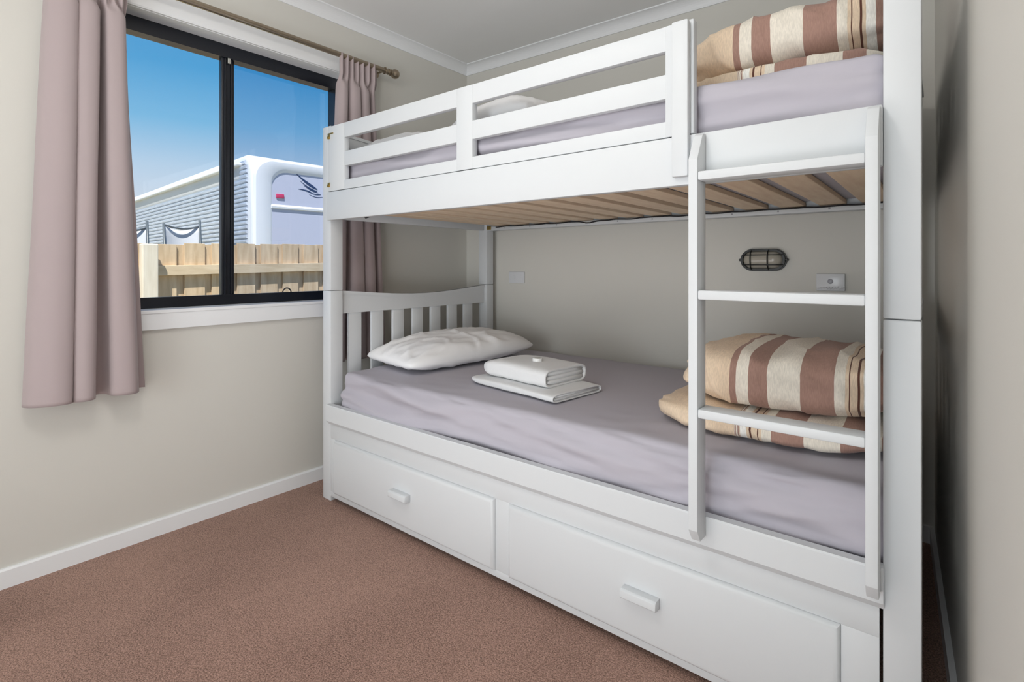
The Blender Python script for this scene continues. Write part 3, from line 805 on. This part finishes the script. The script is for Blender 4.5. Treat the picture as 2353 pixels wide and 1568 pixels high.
# wing decal: feathers
def feather(b, p0, p1, bend, w):
    up_, dn = [], []
    for i in range(13):
        s = i/12; y = p0[0]+(p1[0]-p0[0])*s; z = p0[1]+(p1[1]-p0[1])*s+bend*math.sin(math.pi*s)
        hw = w*math.sin(math.pi*(.04+.93*s))**.7*(.4+.8*s)
        up_.append((y, z+hw)); dn.append((y, z-hw))
    prism(b, up_+dn[::-1], 'x', .008, .013)
b = bmesh.new()
for p0, p1, be, w_ in (((.87, 2.57), (1.34, 2.28), -.022, .036), ((.97, 2.42), (1.34, 2.235), -.03, .018), ((1.04, 2.34), (1.36, 2.21), -.02, .012), ((.93, 2.25), (1.22, 2.20), .012, .016), ((1.14, 2.21), (1.42, 2.18), -.02, .012), ((1.16, 2.16), (1.46, 2.13), -.03, .007)):
    feather(b, p0, p1, be, w_)
vlink('wing_decal', b, M['navy'])['label'] = 'navy blue wing emblem'

# camp chairs behind the fence
def camp_chair(y0, wd, label, top, tilt=0):
    xx = -6.75; zb = .42
    ch = thing('camp_chair', label, 'chair', (xx, y0+wd/2, zb), 'camp chairs behind the fence')
    b = bmesh.new()
    for yy in (y0, y0+wd):
        tube(b, [(xx+.10, yy, zb), (xx+.06, yy, zb+.55), (xx, yy, top+.06 if yy > y0 else top)], .014, 10)
        tube(b, [(xx-.45, yy, zb), (xx-.42, yy, zb+.50), (xx+.06, yy, zb+.50)], .014, 10)
    link('frame', b, M['chairframe'], ch, smooth=True)
    t = bmesh.new(); g = []
    for i in range(15):
        u = i/14; row = []
        for j in range(11):
            v = j/10; sag = .05*(1-(2*u-1)**2)*v
            row.append(t.verts.new((xx+.05-.045*v-.05*(1-(2*u-1)**2), y0+wd*u, zb+.58+(top-.02-zb-.58)*v-sag)))
        g.append(row)
    for i in range(14):
        for j in range(10): t.faces.new((g[i][j], g[i+1][j], g[i+1][j+1], g[i][j+1]))
    o = link('backrest', t, M['canvas'], ch, smooth=True); md = o.modifiers.new('s', 'SOLIDIFY'); md.thickness = .006
    b = bmesh.new(); tube(b, [(xx, y0+wd*i/12, top-.01-.04*(1-(2*i/12-1)**2)) for i in range(13)], .010, 8); link('top_hem', b, M['chairframe'], ch, smooth=True)
    b = bmesh.new(); box(b, xx-.42, xx+.05, y0, y0+wd, zb+.48, zb+.495, .004); link('seat', b, M['canvas'], ch)
camp_chair(2.14, .37, 'canvas camp chair showing over the fence beside the window mullion', 1.545)
camp_chair(1.66, .32, 'canvas camp chair showing over the fence next to the left curtain', 1.50)
b = bmesh.new(); prism(b, [(2.045, .42), (2.10, .42), (2.090, 1.35), (2.066, 1.56), (2.050, 1.57)], 'x', -6.70, -6.66)
# ------------------------------------------------------------------ light
b.free()
cl = thing('ceiling_fill_fixture', 'added round white ceiling fixture out of view, for the fill lamp', 'ceiling light', (-.85, .10, CEIL-.09))  # fixture added out of view to go with the fill lamp
b = bmesh.new(); lathe(b, [(0, .16), (.02, .165), (.03, .165)], (-.85, .10, CEIL-.03), (0, 0, 1), 32); link('base', b, M['trim'], cl)
def area(name, loc, rot, sx, sy, power, col, spread=180):
    l = bpy.data.lights.new(name, 'AREA'); l.shape = 'RECTANGLE'; l.size = sx; l.size_y = sy; l.energy = power; l.color = col; l.spread = R(spread)
    o = bpy.data.objects.new(name, l); C.objects.link(o); o.location = loc; o.rotation_euler = rot; return o
def point(name, loc, r, power, col):
    l = bpy.data.lights.new(name, 'POINT'); l.shadow_soft_size = r; l.energy = power; l.color = col
    o = bpy.data.objects.new(name, l); C.objects.link(o); o.location = loc; return o
point('ceiling_fill', (-.85, .10, CEIL-.20), .14, 14, (1, .97, .93))  # added unseen lamp that fills the room from above
# unseen area lights standing in for the photographer's bounced flash, plus two added fills
area('bounce_flash', (-.50, -2.55, 1.20), (R(90), 0, R(16)), 1.15, 1.3, 34, (.88, .95, 1.0))
area('bunk_fill', (-1.15, -.55, .22), (R(122), 0, 0), 1.3, .6, 4.4, (.97, .96, .97), 110)  # added unseen fill from below for the slats and lower bunk
area('low_fill', (-.35, -.6, .5), (R(112), 0, R(35)), .6, .5, 4, (.92, .96, 1.0), 120)  # added unseen fill towards the headboard and lower mattress
area('ceiling_bounce', (-.9, -.95, .75), (R(176), 0, 0), 1.5, 1.1, 6, (.93, .97, 1.0), 150)
sl = bpy.data.lights.new('sun', 'SUN'); sl.energy = 7.0; sl.angle = R(.6); sl.color = (1, .96, .88)
so = bpy.data.objects.new('sun', sl); C.objects.link(so); so.rotation_euler = Vector((.32, -.36, .87)).to_track_quat('Z', 'Y').to_euler()

wd = bpy.data.worlds.new('World'); bpy.context.scene.world = wd; wd.use_nodes = True
nt = wd.node_tree; nt.nodes.clear()
out = nt.nodes.new('ShaderNodeOutputWorld'); bg = nt.nodes.new('ShaderNodeBackground'); bg.inputs['Strength'].default_value = 0.90
tc = nt.nodes.new('ShaderNodeTexCoord'); sp = nt.nodes.new('ShaderNodeSeparateXYZ'); rp = nt.nodes.new('ShaderNodeValToRGB')
e = rp.color_ramp.elements
e[0].position = 0.0; e[0].color = (.74, .80, .90, 1)
e[1].position = 1.0; e[1].color = (.03, .13, .40, 1)
for ps, c in ((.10, (.66, .74, .86)), (.16, (.50, .67, .86)), (.23, (.21, .51, .80)), (.31, (.07, .36, .70)), (.5, (.05, .24, .58))):
    q = e.new(ps); q.color = (*c, 1)
nt.links.new(tc.outputs['Generated'], sp.inputs[0]); nt.links.new(sp.outputs['Z'], rp.inputs['Fac'])
nt.links.new(rp.outputs['Color'], bg.inputs['Color']); nt.links.new(bg.outputs[0], out.inputs[0])

# ------------------------------------------------------------------ camera
cam = bpy.data.cameras.new('Camera'); co = bpy.data.objects.new('Camera', cam); C.objects.link(co)
cam.sensor_width = 36; cam.lens = 1212/2353*36; cam.shift_y = -(784-613)/2353; cam.clip_start = .02; cam.clip_end = 300
co.location = (0, 0, 1.06); co.rotation_euler = (R(90), 0, R(38.97))
sc = bpy.context.scene; sc.camera = co
sc.view_settings.view_transform = 'Standard'; sc.view_settings.look = 'None'; sc.view_settings.gamma = 1; sc.view_settings.exposure = 0.17
sc.view_settings.use_curve_mapping = False
